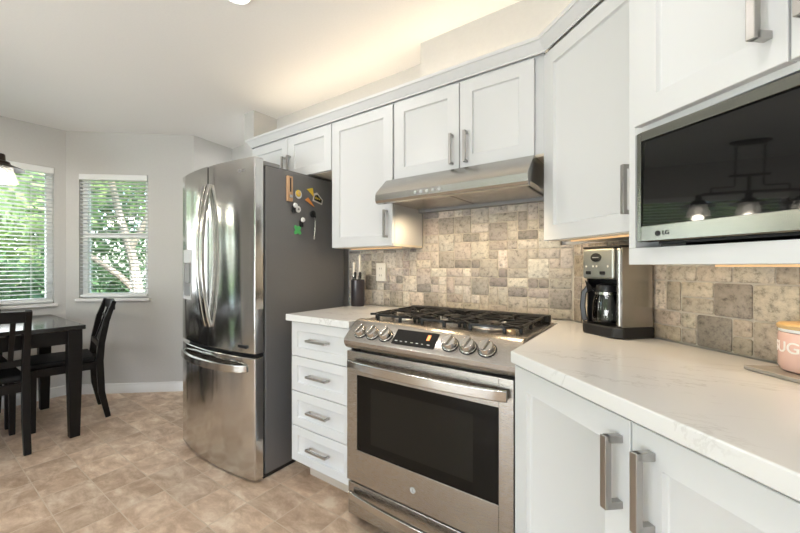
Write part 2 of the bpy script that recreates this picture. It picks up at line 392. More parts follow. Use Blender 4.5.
blind('white slatted blind over the narrow window near the fridge, with a tree trunk behind', BAY, .11, .71, .875, 2.015, (.2, .62))

# ------------------------------------------------------------------ tiled splashback
def tiles(name, label, frame, x0, x1, z0, rows, top_of, u, parent=None, seed=3, pal=None, y=0., back=.04):
    rnd = random.Random(seed); nx = int(math.ceil((x1-x0)/u)); used = set()
    b = bmesh.new(); colr = []; g = .0022
    def free(i, j, w, h): return all((i+a, j+c) not in used and i+a < nx and j+c < rows for a in range(w) for c in range(h))
    kinds = [(2, 2), (2, 2), (2, 1), (2, 1), (1, 2), (1, 1), (2, 1), (1, 1)]
    lay = b.loops.layers.float_color.new('tile_color')
    def addbox(a0, a1, b0, b1, yf, yb, c, r):
        seg = 3; P = []
        for cx, cz, st in ((a1-r, b1-r, 0), (a0+r, b1-r, 1), (a0+r, b0+r, 2), (a1-r, b0+r, 3)):
            for k in range(seg+1):
                an = (st+k/seg)*PI/2; P.append((cx+r*math.cos(an), cz+r*math.sin(an)))
        mx, mz = (a0+a1)/2, (b0+b1)/2; ins = .0018
        def rg(d, yy): return [b.verts.new((x+(mx-x)*d/max(abs(mx-x), .004) if abs(mx-x) > d else x, yy, z+(mz-z)*d/max(abs(mz-z), .004) if abs(mz-z) > d else z)) for x, z in P]
        A, B_, C = rg(0, yb), rg(0, yf+.0016), rg(ins, yf)
        fs = []
        n = len(P)
        for p, q in ((A, B_), (B_, C)):
            for i in range(n): fs.append(b.faces.new((p[i], p[(i+1) % n], q[(i+1) % n], q[i])))
        fs.append(b.faces.new(C))
        for f in fs:
            f.smooth = False
            for lp in f.loops: lp[lay] = (*c, 1)
    for j in range(rows):
        for i in range(nx):
            if (i, j) in used: continue
            opts = [k for k in kinds if free(i, j, *k)] or [(1, 1)]
            w, h = rnd.choice(opts)
            for a in range(w):
                for c in range(h): used.add((i+a, j+c))
            a0, a1 = x0+i*u+g, min(x0+(i+w)*u, x1)-g; b0, b1 = z0+j*u+g, z0+(j+h)*u-g
            lim = top_of((a0+a1)/2); b1 = min(b1, lim-.001)
            if b1-b0 < .012 or a1-a0 < .012: continue
            base_c, v = rnd.choice(pal), rnd.uniform(.88, 1.10)
            yf = y-.010-rnd.uniform(0, .002)
            addbox(a0, a1, b0, b1, yf+.010, y+.002+.010, tuple(min(1, q*v*rnd.uniform(.98, 1.02)) for q in base_c), min(.006, (b1-b0)*.2))
    bmesh.ops.recalc_face_normals(b, faces=b.faces)
    q = MB(frame); q.b.free(); q.b = b
    return q
PAL_A = [(.50, .455, .40), (.50, .455, .40), (.44, .40, .36), (.42, .37, .33), (.56, .51, .45), (.54, .50, .45), (.27, .245, .225), (.33, .30, .27), (.60, .56, .50), (.47, .43, .385)]
PAL_B = [(.48, .41, .33), (.48, .41, .33), (.40, .34, .27), (.54, .46, .37), (.56, .48, .385), (.29, .25, .215), (.44, .38, .31), (.34, .295, .25)]
M['grout'] = noisy('sand_grout', [(.3, (.50, .455, .39)), (.7, (.56, .51, .44))], 120, 3, .9, .2)
AF = Matrix.Translation((0, 1.99, 0))
t = thing('tile_backsplash', 'tumbled stone mosaic splashback behind the stove and under the hood', 'backsplash', (-.9, 1.99, .914))
topA = lambda x: 1.272 if x < -1.07 else (1.60 if x < -.345 else 1.268)
tiles('tiles', '', AF, -1.64, -.2905, .916, 15, topA, .048, seed=11, pal=PAL_A).build('tiles', M['tile'], t)
MB(AF).box((-1.64, .0035, .914), (-1.07, .038, 1.272)).box((-1.07, .0035, .914), (-.345, .038, 1.60)).box((-.345, .0035, .914), (-.2875, .038, 1.268)).build('grout', M['grout'], t)
t = thing('tile_backsplash', 'tumbled stone mosaic splashback behind the coffee maker and pink canister', 'backsplash', (.8, 0, .914), 0, None, BM)
topB = lambda x: 1.268 if x < .70 else 1.170
tiles('tiles', '', BM, .001, 2.1, .916, 8, topB, .0505, seed=5, pal=PAL_B).build('tiles', M['tile'], t)
MB(BM).box((-.001, .0035, .914), (.70, .038, 1.268)).box((.70, .0035, .914), (2.1, .038, 1.170)).build('grout', M['grout'], t)

# ------------------------------------------------------------------ worktops
def slab(poly, name, label):
    o = MB().prism([(x, y, .879) for x, y in poly], (0, 0, .035)).build(name, M['quartz'], bevel=.004, loc=(sum(p[0] for p in poly)/len(poly), sum(p[1] for p in poly)/len(poly), .879))
    return tag(o, label, 'countertop', 'white quartz worktops')
slab([(-1.525, 1.32), (-1.088, 1.32), (-1.088, 1.985), (-1.525, 1.985)], 'countertop', 'short white quartz worktop between the fridge and the stove')
e = 2.1
def bw(a, d): v = BM @ Vector((a, -d, 0)); return (v.x, v.y)
slab([(-.333, 1.163), bw(e, .615), bw(e, .002), (-.293, 1.986), (-1.085, 1.986), (-1.085, 1.868), (-.333, 1.868)], 'countertop', 'long veined white quartz worktop right of the stove, under the coffee maker')

# ------------------------------------------------------------------ base cabinets
t = thing('drawer_cabinet', 'white drawer base cabinet of four drawers between fridge and stove', 'cabinet', (-1.305, 1.66, 0))
MB().box((-1.505, 1.365, .135), (-1.092, 1.985, .878)).build('body', M['white'], t, .001)
MB().box((-1.50, 1.480, 0), (-1.095, 1.97, .1345)).build('toe_kick', M['toe'], t)
zs = [.875, .694, .510, .326, .138]
for k in range(4):
    z1, z0 = zs[k]-.0015, zs[k+1]+.0015; zc = (z0+z1)/2+.004
    d = shaker(MB(), -1.504, -1.093, z0, z1, 1.345, .0195, .045, .008).build('drawer', M['white'], t)
    pull(d, (-1.365, zc), (-1.237, zc), 1.3452, I4, .0055, .030)

t = thing('base_cabinet', 'white base cabinet with two shaker doors right of the stove', 'cabinet', (.95, -.3, 0), 0, None, BM)
def wb(x, y): v = BM.inverted() @ Vector((x, y, 0)); return (v.x, v.y)
pb = [wb(-.326, 1.20), (1.385, -.573), (1.385, -.006), wb(-.296, 1.982), wb(-.326, 1.982)]
MB(BM).prism([(x, y, .10) for x, y in pb], (0, 0, .778)).build('body', M['white'], t)
MB(BM).box((.60, -.52, 0), (1.385, -.05, .099)).build('toe_kick', M['toe'], t)
ds = [shaker(MB(BM), a0, a1, .112, .868, -.594, .0205, .062, .011).build('door', M['white'], t) for a0, a1 in ((.541, .953), (.957, 1.384))]
pull(ds[0], (.930, .695), (.930, .825), -.594, BM, .0075, .034); pull(ds[1], (1.000, .695), (1.000, .825), -.594, BM, .0075, .034)
t = thing('base_cabinet', 'white one-door base cabinet at the far right end of the counter', 'cabinet', (1.75, -.3, 0), 0, None, BM)
MB(BM).box((1.388, -.573, .10), (2.09, -.006, .878)).build('body', M['white'], t); MB(BM).box((1.39, -.52, 0), (2.08, -.05, .099)).build('toe_kick', M['toe'], t)
d = shaker(MB(BM), 1.390, 2.088, .112, .868, -.594, .0205, .062, .011).build('door', M['white'], t); pull(d, (2.03, .69), (2.03, .818), -.594, BM, .0075, .034)

# ------------------------------------------------------------------ wall cabinets
YF = 1.66
def ucab(label, x0, x1, z0, z1, doors, pulls, yf=YF, frame=I4, yb=1.985, group=None, under=True, side=None):
    t = thing('wall_cabinet', label, 'cabinet', ((x0+x1)/2, (yf+yb)/2, z0), 0, group, frame)
    MB(frame).box((x0, yf+.0205, z0+.012), (x1, yb, z1)).build('body', M['white'], t, .001)
    MB(frame).box((x0+.001, yf+.022, z0), (x1-.001, yb-.001, z0+.0118)).build('underside', M['inside'], t)
    for (a0, a1, b0, b1), pl in zip(doors, pulls):
        d = shaker(MB(frame), a0, a1, b0, b1, yf, .020, .058, .011).build('door', M['white'], t)
        if pl: pull(d, *pl, yf, frame, .006, .032)
    return t
TOP = 2.022
ucab('white two-door cabinet over the fridge', -2.285, -1.503, 1.745, 2.06, [(-2.283, -1.897, 1.747, TOP), (-1.893, -1.505, 1.747, TOP)],
     [((-1.922, 1.775), (-1.922, 1.89)), ((-1.868, 1.775), (-1.868, 1.89))])
ucab('tall white one-door cabinet between the fridge and the hood', -1.501, -1.068, 1.275, 2.06, [(-1.499, -1.070, 1.277, TOP)], [((-1.105, 1.325), (-1.105, 1.46))])
ucab('white two-door cabinet directly above the hood', -1.066, -.350, 1.618, 2.06, [(-1.060, -.704, 1.620, TOP), (-.700, -.383, 1.620, TOP)],
     [((-.737, 1.648), (-.737, 1.778)), ((-.668, 1.648), (-.668, 1.778))])
ucab('white one-door cabinet above the coffee maker',   .186, .690, 1.268, 2.06, [(.188, .660, 1.270, TOP)], [((.612, 1.325), (.612, 1.458))], -.27, BM, -.006)
# the cabinet round the microwave
t = thing('microwave_cabinet', 'white cabinet with microwave niche and doors above, right side', 'cabinet', (1.06, -.2, 1.17), 0, None, BM)
b = MB(BM); a0, a1, dF, dB = .696, 1.46, -.36, -.006
b.box((a0, dF, 1.171), (a1, dB, 1.214)); b.box((a0, dF, 1.2145), (a0+.020, dB, 2.06)); b.box((a1-.020, dF, 1.2145), (a1, dB, 2.06))
b.box((a0+.0205, -.02, 1.2145), (a1-.0205, dB, 2.06)); b.box((a0+.0205, dF, 1.508), (a1-.0205, -.0205, 1.528)); b.box((a0+.0205, dF, 2.03), (a1-.0205, -.0205, 2.06))
b.build('body', M['white'], t, .001)
for q0, q1, hx in ((.734, 1.046, 1.018), (1.050, 1.44, 1.085)):
    d = shaker(MB(BM), q0, q1, 1.523, TOP, dF-.0205, .020, .062, .011).build('door', M['white'], t)
    pull(d, (hx, 1.583), (hx, 1.728), dF-.0205, BM, .0075, .034)

# crown moulding, one run along both walls
prof = [(0, 2.030), (-.004, 2.030), (-.005, 2.038), (-.007, 2.040), (-.012, 2.046), (-.022, 2.064), (-.028, 2.072), (-.033, 2.074), (-.034, 2.088), (.03, 2.088), (.03, 2.062), (0, 2.062)]
cr = MB(); yF = YF-.001
def crown_ring(px, py, nx, ny): return [(px+nx*-q, py+ny*-q, z) for q, z in prof]
m1 = math.tan(PI/8)
cs = []
# mitre points: start on the side of the fridge cabinet, long front, 45 degree turn, angled run
xi = (1.70-.272/R2) - yF
cs.append(crown_ring(-2.287, 1.98, 1, 0))
cs.append([(-2.287+q, yF+q, z) for q, z in prof])
cs.append([(xi+q*m1*1.0, yF+q, z) for q, z in prof])
v = BM @ Vector((.684, -.272, 0)); w = R2
cs.append([(v.x+q*w, v.y+q*w, z) for q, z in prof])
cs[0] = [(-2.287+q, 1.98, z) for q, z in prof]
cr.loft(cs, True)
tag(cr.build('crown_moulding', M['white'], loc=(-1.2, 1.66, 2.03), smooth=25), 'white crown moulding along the tops of the wall cabinets', 'moulding')
tag(MB(BM).prism([(.64, -.382+q, z) for q, z in prof], (.84, 0, 0)).build('crown_moulding', M['white'], loc=(.9, -.382, 2.03), smooth=25), 'white crown moulding over the microwave cabinet', 'moulding')

# ------------------------------------------------------------------ fridge
FX0, FX1, FC = -2.44, -1.656, -2.048
t = thing('refrigerator', 'stainless french-door fridge with grey sides and bottom freezer', 'refrigerator', (FC, 1.6, 0))
MB().box((FX0+.004, 1.292, .025), (FX1, 1.955, 1.720)).build('body', M['fridge_side'], t, .004)
def arc(x): return 1.222-.046*(1-((x-FC)/.392)**2)
def bulge(mb, x0, x1, z0, z1, yb=1.280, n=14, dy=0.):
    P = [(x0+(x1-x0)*k/n, arc(x0+(x1-x0)*k/n)+dy, z0) for k in range(n+1)]
    return mb.prism(P+[(x1, yb, z0), (x0, yb, z0)], (0, 0, z1-z0))
dl = MB(); dx0, dx1, dz0, dz1 = -2.415, -2.265, .955, 1.275
bulge(dl, FX0, FC-.004, .694, dz0); bulge(dl, FX0, FC-.004, dz1, 1.757); bulge(dl, FX0, dx0, dz0, dz1, n=3); bulge(dl, dx1, FC-.004, dz0, dz1)
bmesh.ops.remove_doubles(dl.b, verts=dl.b.verts, dist=1e-5)
dl = dl.build('door', M['steel_v'], t, smooth=30)
MB().box((dx0, 1.255, dz0), (dx1, 1.278, dz1)).build('dispenser_back', M['light_plastic'], dl)
b = MB(); fw = .010
for q in ((dx0, dx0+fw, dz0, dz1), (dx1-fw, dx1, dz0, dz1), (dx0+fw, dx1-fw, dz0, dz0+.022), (dx0+fw, dx1-fw, dz1-.085, dz1)):
    bulge(b, *q, yb=1.254, n=3, dy=-.003)
b.build('dispenser_frame', M['light_plastic'], dl, .002)
MB().box((dx0+.045, 1.20, 1.06), (dx1-.045, 1.25, 1.188)).build('dispenser_paddle', M['grey_plastic'], dl, .004)
dr = bulge(MB(), FC+.004, FX1, .694, 1.757).build('door', M['steel_v'], t, .006, 3, 30)
text('lettering', 'LG', .022, M['grey_plastic'], dr, Matrix.Translation((-1.735, arc(-1.735)-.001, 1.69)) @ Matrix.Rotation(math.radians(14), 4, 'Z') @ Matrix.Rotation(PI/2, 4, 'X'))
MB().lathe([(.010, 0), (.010, .0015)], (-1.765, arc(-1.765)+.001, 1.69), (.2, -1, 0), 20).build('emblem', M['grey_plastic'], dr)
MB().box((-1.79, arc(-1.76)-.003, .722), (-1.705, arc(-1.76)+.02, .738)).build('badge', M['dark'], dr, .002)
fz = bulge(MB(), FX0, FX1, .014, .672, n=24).build('freezer_drawer', M['steel_v'], t, .006, 3, 30)
MB().box((FX0+.02, 1.26, .672), (FX1-.015, 1.29, .694)).build('gasket', M['dark'], t)
def bow(p0, p1, out, n=14, end=.03):
    P = []
    for k in range(n+1):
        s = k/n; P.append(Vector(p0).lerp(Vector(p1), s)+Vector(out)*(math.sin(PI*s)**.75))
    return P
for d, x, in ((dl, FC-.014), (dr, FC+.030)):
    P = bow((x, arc(x)-.004, .815), (x, arc(x)-.004, 1.645), (0, -.052, 0), 18)
    MB().tube(P, .011, rx=.014, up=(0, -1, 0) if False else (1, 0, 0)).build('handle', M['steel_p'], d, .005, 3)
P = [(x, arc(x)-.01-.042*math.sin(PI*(x+2.39)/.68)**.6 if 0 < (x+2.39) < .68 else arc(x), .612) for x in [-2.39+.68*k/20 for k in range(21)]]
MB().tube(P, .010, rx=.020, up=(0, 0, 1)).build('handle', M['steel_p'], fz, .004, 3)
for x0, x1 in ((FX1-.10, FX1-.005), (FX0+.01, FX0+.10)):
    MB().box((x0, 1.262, 1.721), (x1, 1.40, 1.748)).build('hinge_cover', M['grey_plastic'], t, .006)
MB().box((FX1-.10, 1.40, 1.7205), (FX1-.02, 1.93, 1.735)).build('top_trim', M['fridge_side'], t, .003)
MB().box((FX0+.02, 1.285, .001), (FX1-.01, 1.90, .0245)).build('foot_grille', M['dark'], t)

# things stuck on the fridge side (plane x = FX1)
xs = FX1+.0012
def disc(name, label, y, z, r, m, th=.006, parts=()):
    t = thing(name, label, 'magnet', (xs, y, z), 0, 'magnets on the fridge side')
    MB().lathe([(r*.96, 0), (r, th*.3), (r, th*.7), (r*.9, th)], (xs, y, z), (1, 0, 0), 24).build('disc', m, t)
    return t
t = thing('bottle_opener', 'pale wooden bottle opener plaque stuck high on the fridge side', 'bottle opener', (xs, 1.457, 1.617))
MB().box((xs, 1.437, 1.545), (xs+.014, 1.479, 1.692)).build('board', M['wood_magnet'], t, .003)
MB().box((xs+.0141, 1.455, 1.60), (xs+.018, 1.462, 1.68)).build('blade', M['dark'], t, .001)
MB().box((xs+.0141, 1.448, 1.565), (xs+.022, 1.470, 1.583)).build('claw', M['steel_p'], t, .002)
t = disc('fridge_magnet', 'round yellow magnet with a white edge on the fridge side', 1.532, 1.597, .026, M['white_enamel'])
MB().lathe([(.021, 0), (.018, .003)], (xs+.0061, 1.528, 1.602), (1, 0, 0), 20).build('face', M['yellow'], t); MB().lathe([(.009, 0), (.008, .002)], (xs+.0092, 1.530, 1.604), (1, 0, 0), 16).build('centre', M['wood_lid'], t)
def tri(name, label, pts, m):
    c = [sum(p[k] for p in pts)/3 for k in (0, 1)]
    tag(MB().prism([(xs, *p) for p in pts], (.006, 0, 0)).build(name, m, bevel=.002, loc=(xs, *c)), label, 'magnet', 'magnets on the fridge side')
tri('fridge_magnet', 'yellow triangular magnet near the top of the fridge side', [(1.600, 1.640), (1.650, 1.655), (1.662, 1.600)], M['yellow'])
tri('fridge_magnet', 'orange triangular magnet below the yellow triangle', [(1.585, 1.572), (1.612, 1.590), (1.668, 1.537)], M['orange'])
t = thing('fridge_magnet', 'black badge magnet with a pale outline, right of the yellow triangle', 'magnet', (xs, 1.695, 1.592), 0, 'magnets on the fridge side')
MB().prism([(xs, 1.652, 1.575), (xs, 1.735, 1.560), (xs, 1.742, 1.592), (xs, 1.690, 1.632), (xs, 1.660, 1.622)], (.004, 0, 0)).build('outline', M['bone'], t, .001)
MB().prism([(xs+.0041, 1.662, 1.582), (xs+.0041, 1.726, 1.569), (xs+.0041, 1.731, 1.588), (xs+.0041, 1.690, 1.618), (xs+.0041, 1.668, 1.610)], (.002, 0, 0)).build('face', M['dark'], t)
for k in range(3): MB().box((xs+.0062, 1.672+.016*k, 1.588), (xs+.007, 1.681+.016*k, 1.604-.004*k)).build('mark', M['yellow'], t)
t = disc('fridge_magnet', 'round white magnet with a dark centre on the fridge side', 1.530, 1.508, .020, M['white_enamel']); MB().lathe([(.007, 0), (.006, .002)], (xs+.0061, 1.530, 1.508), (1, 0, 0), 16).build('centre', M['grey_plastic'], t)
def clip(label, y, z):
    t = thing('magnet_clip', label, 'clip', (xs, y, z), 0, 'black magnet clips on the fridge side')
    MB().box((xs, y-.013, z-.036), (xs+.012, y+.013, z+.004)).build('clip_body', M['dark'], t, .004)
    MB().lathe([(.013, 0), (.015, .004), (.012, .012)], (xs+.0121, y+.002, z+.006), (1, 0, 0), 18).build('knob', M['white_enamel'], t)
clip('black magnet clip with white knob, beside the round white magnet', 1.492, 1.520); clip('black magnet clip with white knob, just above the green clover', 1.553, 1.440)
t = thing('fridge_magnet', 'green clover shaped magnet lowest on the fridge side', 'magnet', (xs, 1.525, 1.384), 0, 'magnets on the fridge side')
P = [(xs, 1.525+(.026+.008*math.cos(4*a))*math.cos(a+PI/4), 1.384+(.026+.008*math.cos(4*a))*math.sin(a+PI/4)) for a in [2*PI*k/40 for k in range(40)]]
MB().prism(P, (.006, 0, 0)).build('leaf', M['green'], t, .001)
t = thing('magnet_hook', 'round black magnet hook right of the other magnets on the fridge', 'hook', (xs, 1.653, 1.49))
MB().lathe([(.022, 0), (.022, .008), (.016, .012)], (xs, 1.653, 1.492), (1, 0, 0), 22).build('base', M['dark'], t); MB().tube([(xs+.012, 1.653, 1.485), (xs+.022, 1.653, 1.478), (xs+.026, 1.653, 1.470), (xs+.030, 1.653, 1.474)], .003, 8).build('hook', M['dark'], t)
t = thing('corkscrew', 'slim silver tool hanging from the black magnet hook', 'tool', (xs+.024, 1.653, 1.36))
MB().tube([(xs+.024, 1.653+.008*math.cos(a), 1.462+.010*math.sin(a)) for a in [2*PI*k/12 for k in range(13)]], .0016, 6).build('ring', M['steel_p'], t)
MB().tube([(xs+.024, 1.653, 1.452), (xs+.020, 1.654, 1.40), (xs+.016, 1.652, 1.355)], [.004, .006, .005], 10).build('shank', M['steel_p'], t)
MB().tube([(xs+.016, 1.652+.006*math.cos(3*a), 1.355-.010*a/2) for a in [k*.3 for k in range(14)]], .0018, 6).build('tip', M['bone'], t)

# ------------------------------------------------------------------ stove
SX0, SX1 = -1.084, -.345; SC = (SX0+SX1)/2
t = thing('gas_range', 'stainless slide-in gas range with black grates and six knobs', 'stove', (SC, 1.65, 0))
MB().box((SX0+.003, 1.345, .03), (SX1-.003, 1.862, .895)).build('body', M['dark'], t)
MB().box((SX0, 1.40, .896), (SX1, 1.862, .915)).build('cooktop', M['steel_h'], t, .004)
# control panel: rounded lower lip, sloped face
pp = [(1.335, .800), (1.300, .800), (1.284, .808), (1.274, .822), (1.272, .838), (1.278, .850), (1.345, .908), (1.362, .917), (1.385, .921), (1.400, .9215), (1.412, .919), (1.412, .800)]
pan = MB().prism([(SX0+.002, y, z) for y, z in pp], (SX1-SX0+.001, 0, 0)).build('control_panel', M['steel_h'], t, .008, 3, 25)
sl = Vector((0, -(.908-.850), (1.345-1.278))).normalized()     # outward normal of the slope
up = Vector((0, 1.345-1.278, .908-.850)).normalized()
def slope(x, f, d=0.): p = Vector((x, 1.278, .850)).lerp(Vector((x, 1.345, .908)), f)+sl*d; return p
MS = Matrix(((1, 0, 0), (0, up.y, sl.y), (0, up.z, sl.z))).to_4x4()   # local x right, y up the slope, z out
def on_slope(x, f, d=0.): return Matrix.Translation(slope(x, f, d)) @ MS
for k, x in enumerate((-1.004, -.940, -.874, -.588, -.520, -.452)):
    kn = MB().lathe([(.030, 0), (.030, .004), (.0275, .006), (.0265, .024), (.024, .028)], n=28, m=on_slope(x, .42, .001)).build('knob', M['steel_p'], pan, .001)
    MB().box((-.006, -.025, .0), (.006, .025, .010), on_slope(x, .42, .028) @ Matrix.Rotation(-.25, 4, 'Z')).build('grip', M['steel_p'], kn, .003)
    MB().lathe([(.033, 0), (.033, .002)], n=28, m=on_slope(x, .42, .0001)).build('ring', M['dark'], kn)
dsp = MB().hexa([(-.098, -.040, 0), (.090, -.040, 0), (.090, .036, 0), (-.098, .036, 0), (-.098, -.040, .003), (.090, -.040, .003), (.090, .036, .003), (-.098, .036, .003)], on_slope(-.735, .5, .0)).build('display', M['black_glass'], pan, .001)
for k in range(7): MB().box((-.086+.024*k, -.026, .0031), (-.074+.024*k-.002*(k % 3), -.0225-.001*(k % 2), .0036), on_slope(-.735, .5)).build('mark', M['light_plastic'], dsp)
MB().box((.048, -.004, .0031), (.060, .022, .0036), on_slope(-.735, .5)).build('digit', M['amber'], dsp)
# rear trim rail
b = MB(); b.box((SX0+.03, 1.818, .9155), (SX1-.012, 1.862, .950)); b.build('rear_vent', M['iron'], t, .006, 3)
for k in range(9): MB().box((SX0+.06+k*.072, 1.8165, .924), (SX0+.112+k*.072, 1.819, .936)).build('slot', M['dark'], t)
# burners
for x, y, r in ((-.905, 1.52, .040), (-.905, 1.725, .036), (SC, 1.62, .046), (-.515, 1.51, .052), (-.515, 1.725, .036)):
    bn = MB().lathe([(r*1.15, 0), (r*1.18, .006), (r, .010), (r, .018), (r*.8, .020)], (x, y, .9155), n=32).build('burner', M['burner'], t)
    MB().lathe([(r*.94, 0), (r*.97, .004), (r*.80, .009)], (x, y, .936), n=32).build('cap', M['iron'], bn)
    MB().lathe([(.004, 0), (.004, .02)], (x-r*1.1, y-r*.5, .917), n=10).build('igniter', M['bone'], bn)
MB().lathe([(.020, 0), (.020, .012), (.013, .016)], (-.418, 1.455, .9155), n=20).build('igniter_cap', M['brass'], t)
# three grates
gz0, gz1 = .937, .947
for gx0, gx1 in ((SX0+.040, SX0+.262), (SX0+.268, SX1-.268), (SX1-.262, SX1-.030)):
    b = MB(); y0, y1 = 1.418, 1.805; w = .0042; gm = (gx0+gx1)/2; c = .052; h = (gz1-gz0)/2; zc = (gz0+gz1)/2
    def bar(*p): b.tube([(x, y, zc) for x, y in p], w, rx=h, up=(0, 0, 1))
    bar((gx0+w, y1), (gx0+w, y0+c)); bar((gx0+w, y0+c), (gx0+c, y0)); bar((gx0+c-.003, y0), (gx1-c+.003, y0)); bar((gx1-c, y0), (gx1-w, y0+c)); bar((gx1-w, y0+c), (gx1-w, y1)); bar((gx0, y1), (gx1, y1))
    bar((gx0, (y0+y1)/2), (gx1, (y0+y1)/2))
    for k in (0, 1):
        ya, yb_ = ((y0, (y0+y1)/2), ((y0+y1)/2, y1))[k]; ym = (ya+yb_)/2; q = .036
        bar((gm, ya), (gm, ym-q)); bar((gm, ym+q), (gm, yb_))
        for f in (-.45, 0, .45):
            y = ym+f*(yb_-ya)
            bar((gx0, y), (gm-q, ym+f*.05)); bar((gm+q, ym+f*.05), (gx1, y))
    for x, y in ((gx0+.008, y0+c), (gx0+c, y0), (gx1-c, y0), (gx1-.008, y0+c), (gx0+.008, (y0+y1)/2), (gx1-.008, (y0+y1)/2), (gx0+.008, y1), (gx1-.008, y1)):
        b.box((x-.006, y-.006, .9157), (x+.006, y+.006, gz0+.002))
    b.build('grate', M['iron'], t, .002)
# oven door
dz0, dz1, dy = .205, .786, 1.303
d = MB(); wx0, wx1, wz0, wz1 = -1.028, -.412, .350, .684
d.box((SX0, dy, dz0), (wx0, 1.344, dz1)); d.box((wx1, dy, dz0), (SX1-.018, 1.344, dz1)); d.box((wx0, dy, dz0), (wx1, 1.344, wz0)); d.box((wx0, dy, wz1), (wx1, 1.344, dz1))
bmesh.ops.remove_doubles(d.b, verts=d.b.verts, dist=1e-5)
d = d.build('oven_door', M['steel_h'], t, .0015)
g = MB().box((wx0-.001, dy+.003, wz0-.001), (wx1+.001, dy+.012, wz1+.001)).build('oven_window', M['oven_glass'], d)
MB().box((wx0+.075, dy+.0024, wz0+.045), (wx1-.09, dy+.0029, wz1-.045)).build('inner_window', mat('oven_glass_clear', (.016, .0145, .012), .10, spec=.18), g)
P = [(x, dy-.006-.048*max(0, math.sin(PI*(x-SX0)/(SX1-SX0-.018)))**.45, .735) for x in [SX0+.026+(SX1-SX0-.058)*k/22 for k in range(23)]]
MB().tube(P, .009, rx=.019, up=(0, 0, 1)).build('handle', M['steel_p'], d, .005, 3)
e_ = MB().lathe([(.012, 0), (.012, .0015)], (-.745, dy-.0001, .277), (0, -1, 0), 24).build('emblem', M['light_plastic'], d)
MB().box((-.7465, dy-.0024, .271), (-.7445, dy-.0017, .283)).box((-.7465, dy-.0024, .271), (-.739, dy-.0017, .273)).build('emblem_mark', M['grey_plastic'], e_)
# warming drawer
w_ = MB().box((SX0-.001, 1.312, .045), (SX1-.018, 1.344, .192)).build('drawer', M['steel_h'], t, .004)
P = [(x, 1.308-.040*max(0, math.sin(PI*(x-SX0)/(SX1-SX0-.018)))**.5, .145) for x in [SX0+.02+(SX1-SX0-.058)*k/22 for k in range(23)]]
MB().tube(P, .008, rx=.016, up=(0, 0, 1)).build('handle', M['steel_p'], w_, .004, 3)
MB().box((SX0+.03, 1.37, .001), (SX1-.03, 1.95, .0299)).build('plinth', M['dark'], t)

# ------------------------------------------------------------------ hood
t = thing('range_hood', 'stainless slim range hood under the cabinet above the stove', 'range hood', (-.73, 1.75, 1.48))
HX0, HX1 = -1.088, -.374
hp = [(1.985, 1.614), (1.625, 1.614), (1.535, 1.537), (1.528, 1.525), (1.528, 1.494), (1.536, 1.482), (1.56, 1.479), (1.560, 1.500), (1.985, 1.500)]
MB().prism([(HX0, y, z) for y, z in hp], (HX1-HX0, 0, 0)).build('shell', M['steel_b'], t, .002, 2, 25)
for x0, x1 in ((HX0+.03, -.735), (-.727, HX1-.03)): MB().box((x0, 1.60, 1.492), (x1, 1.93, 1.4995)).build('filter', M['steel_h'], t, .002)
for x in (HX0+.10, HX1-.13):
    MB().lathe([(.030, .004), (.030, 0), (.022, -.003)], (x, 1.590, 1.493), n=24).build('lamp', M['hoodlens'], t)
MB().box((HX0+.02, 1.935, 1.478), (HX1-.02, 1.98, 1.4995)).build('rear_lip', M['grey_plastic'], t)
for k in range(5): MB().lathe([(.0075, 0), (.0075, .003), (.005, .005)], (-.86+.03*k, 1.5285, 1.510), (0, -1, 0), 14).build('button', M['light_plastic'], t)
for k in (0, 1): lamp('hood_lamp', 'SPOT', ((HX0+.16, HX1-.16)[k], 1.66, 1.475), 6, (1, .76, .48), .03, spot=2.6, direction=(0, .35, -1), blend=.8)

# ------------------------------------------------------------------ microwave
MW = BM @ Matrix.Translation((.748, -.386, 0)) @ Matrix.Rotation(math.radians(3.1), 4, 'Z') @ Matrix.Translation((-.748, .386, 0))
t = thing('microwave', 'black and stainless built-in microwave in the cabinet niche', 'microwave', (1.04, -.2, 1.2145), 0, None, MW)
mx0, mx1, mz0, mz1, my = .748, 1.410, 1.228, 1.500, -.386
MB(MW).box((mx0+.03, -.355, 1.222), (mx1-.03, -.10, 1.495)).build('body', M['dark'], t)
f = MB(MW); ix0, ix1, iz0, iz1 = .759, 1.398, 1.266, 1.478
f.box((mx0, my, mz0), (ix0, -.3605, mz1)); f.box((ix1, my, mz0), (mx1, -.3605, mz1)); f.box((ix0, my, mz0), (ix1, -.3605, iz0)); f.box((ix0, my, iz1), (ix1, -.3605, mz1))
bmesh.ops.remove_doubles(f.b, verts=f.b.verts, dist=1e-5)
f = f.build('trim_frame', M['steel_m'], t, .0015)
MB(MW).hexa([(x, my+(.003 if z < 1.3 else .0072)+dy, z) for z in (iz0-.001, iz1+.001) for x, dy in ((ix0-.001, 0), (ix1+.001, 0), (ix1+.001, .012), (ix0-.001, .012))]).build('window', M['black_glass'], t)
text('lettering', 'LG', .0135, M['dark'], f, Matrix.Translation((.822, my-.0006, 1.2455)) @ Matrix.Rotation(PI/2, 4, 'X'), frame=MW)
MB(MW).lathe([(.0065, 0), (.0065, .001)], (.803, my-.0001, 1.2455), (0, -1, 0), 20).build('emblem', M['dark'], f)
for x in (.80, 1.36): MB(MW).box((x-.03, -.34, 1.2146), (x+.03, -.05, 1.2219)).build('foot', M['dark'], t)

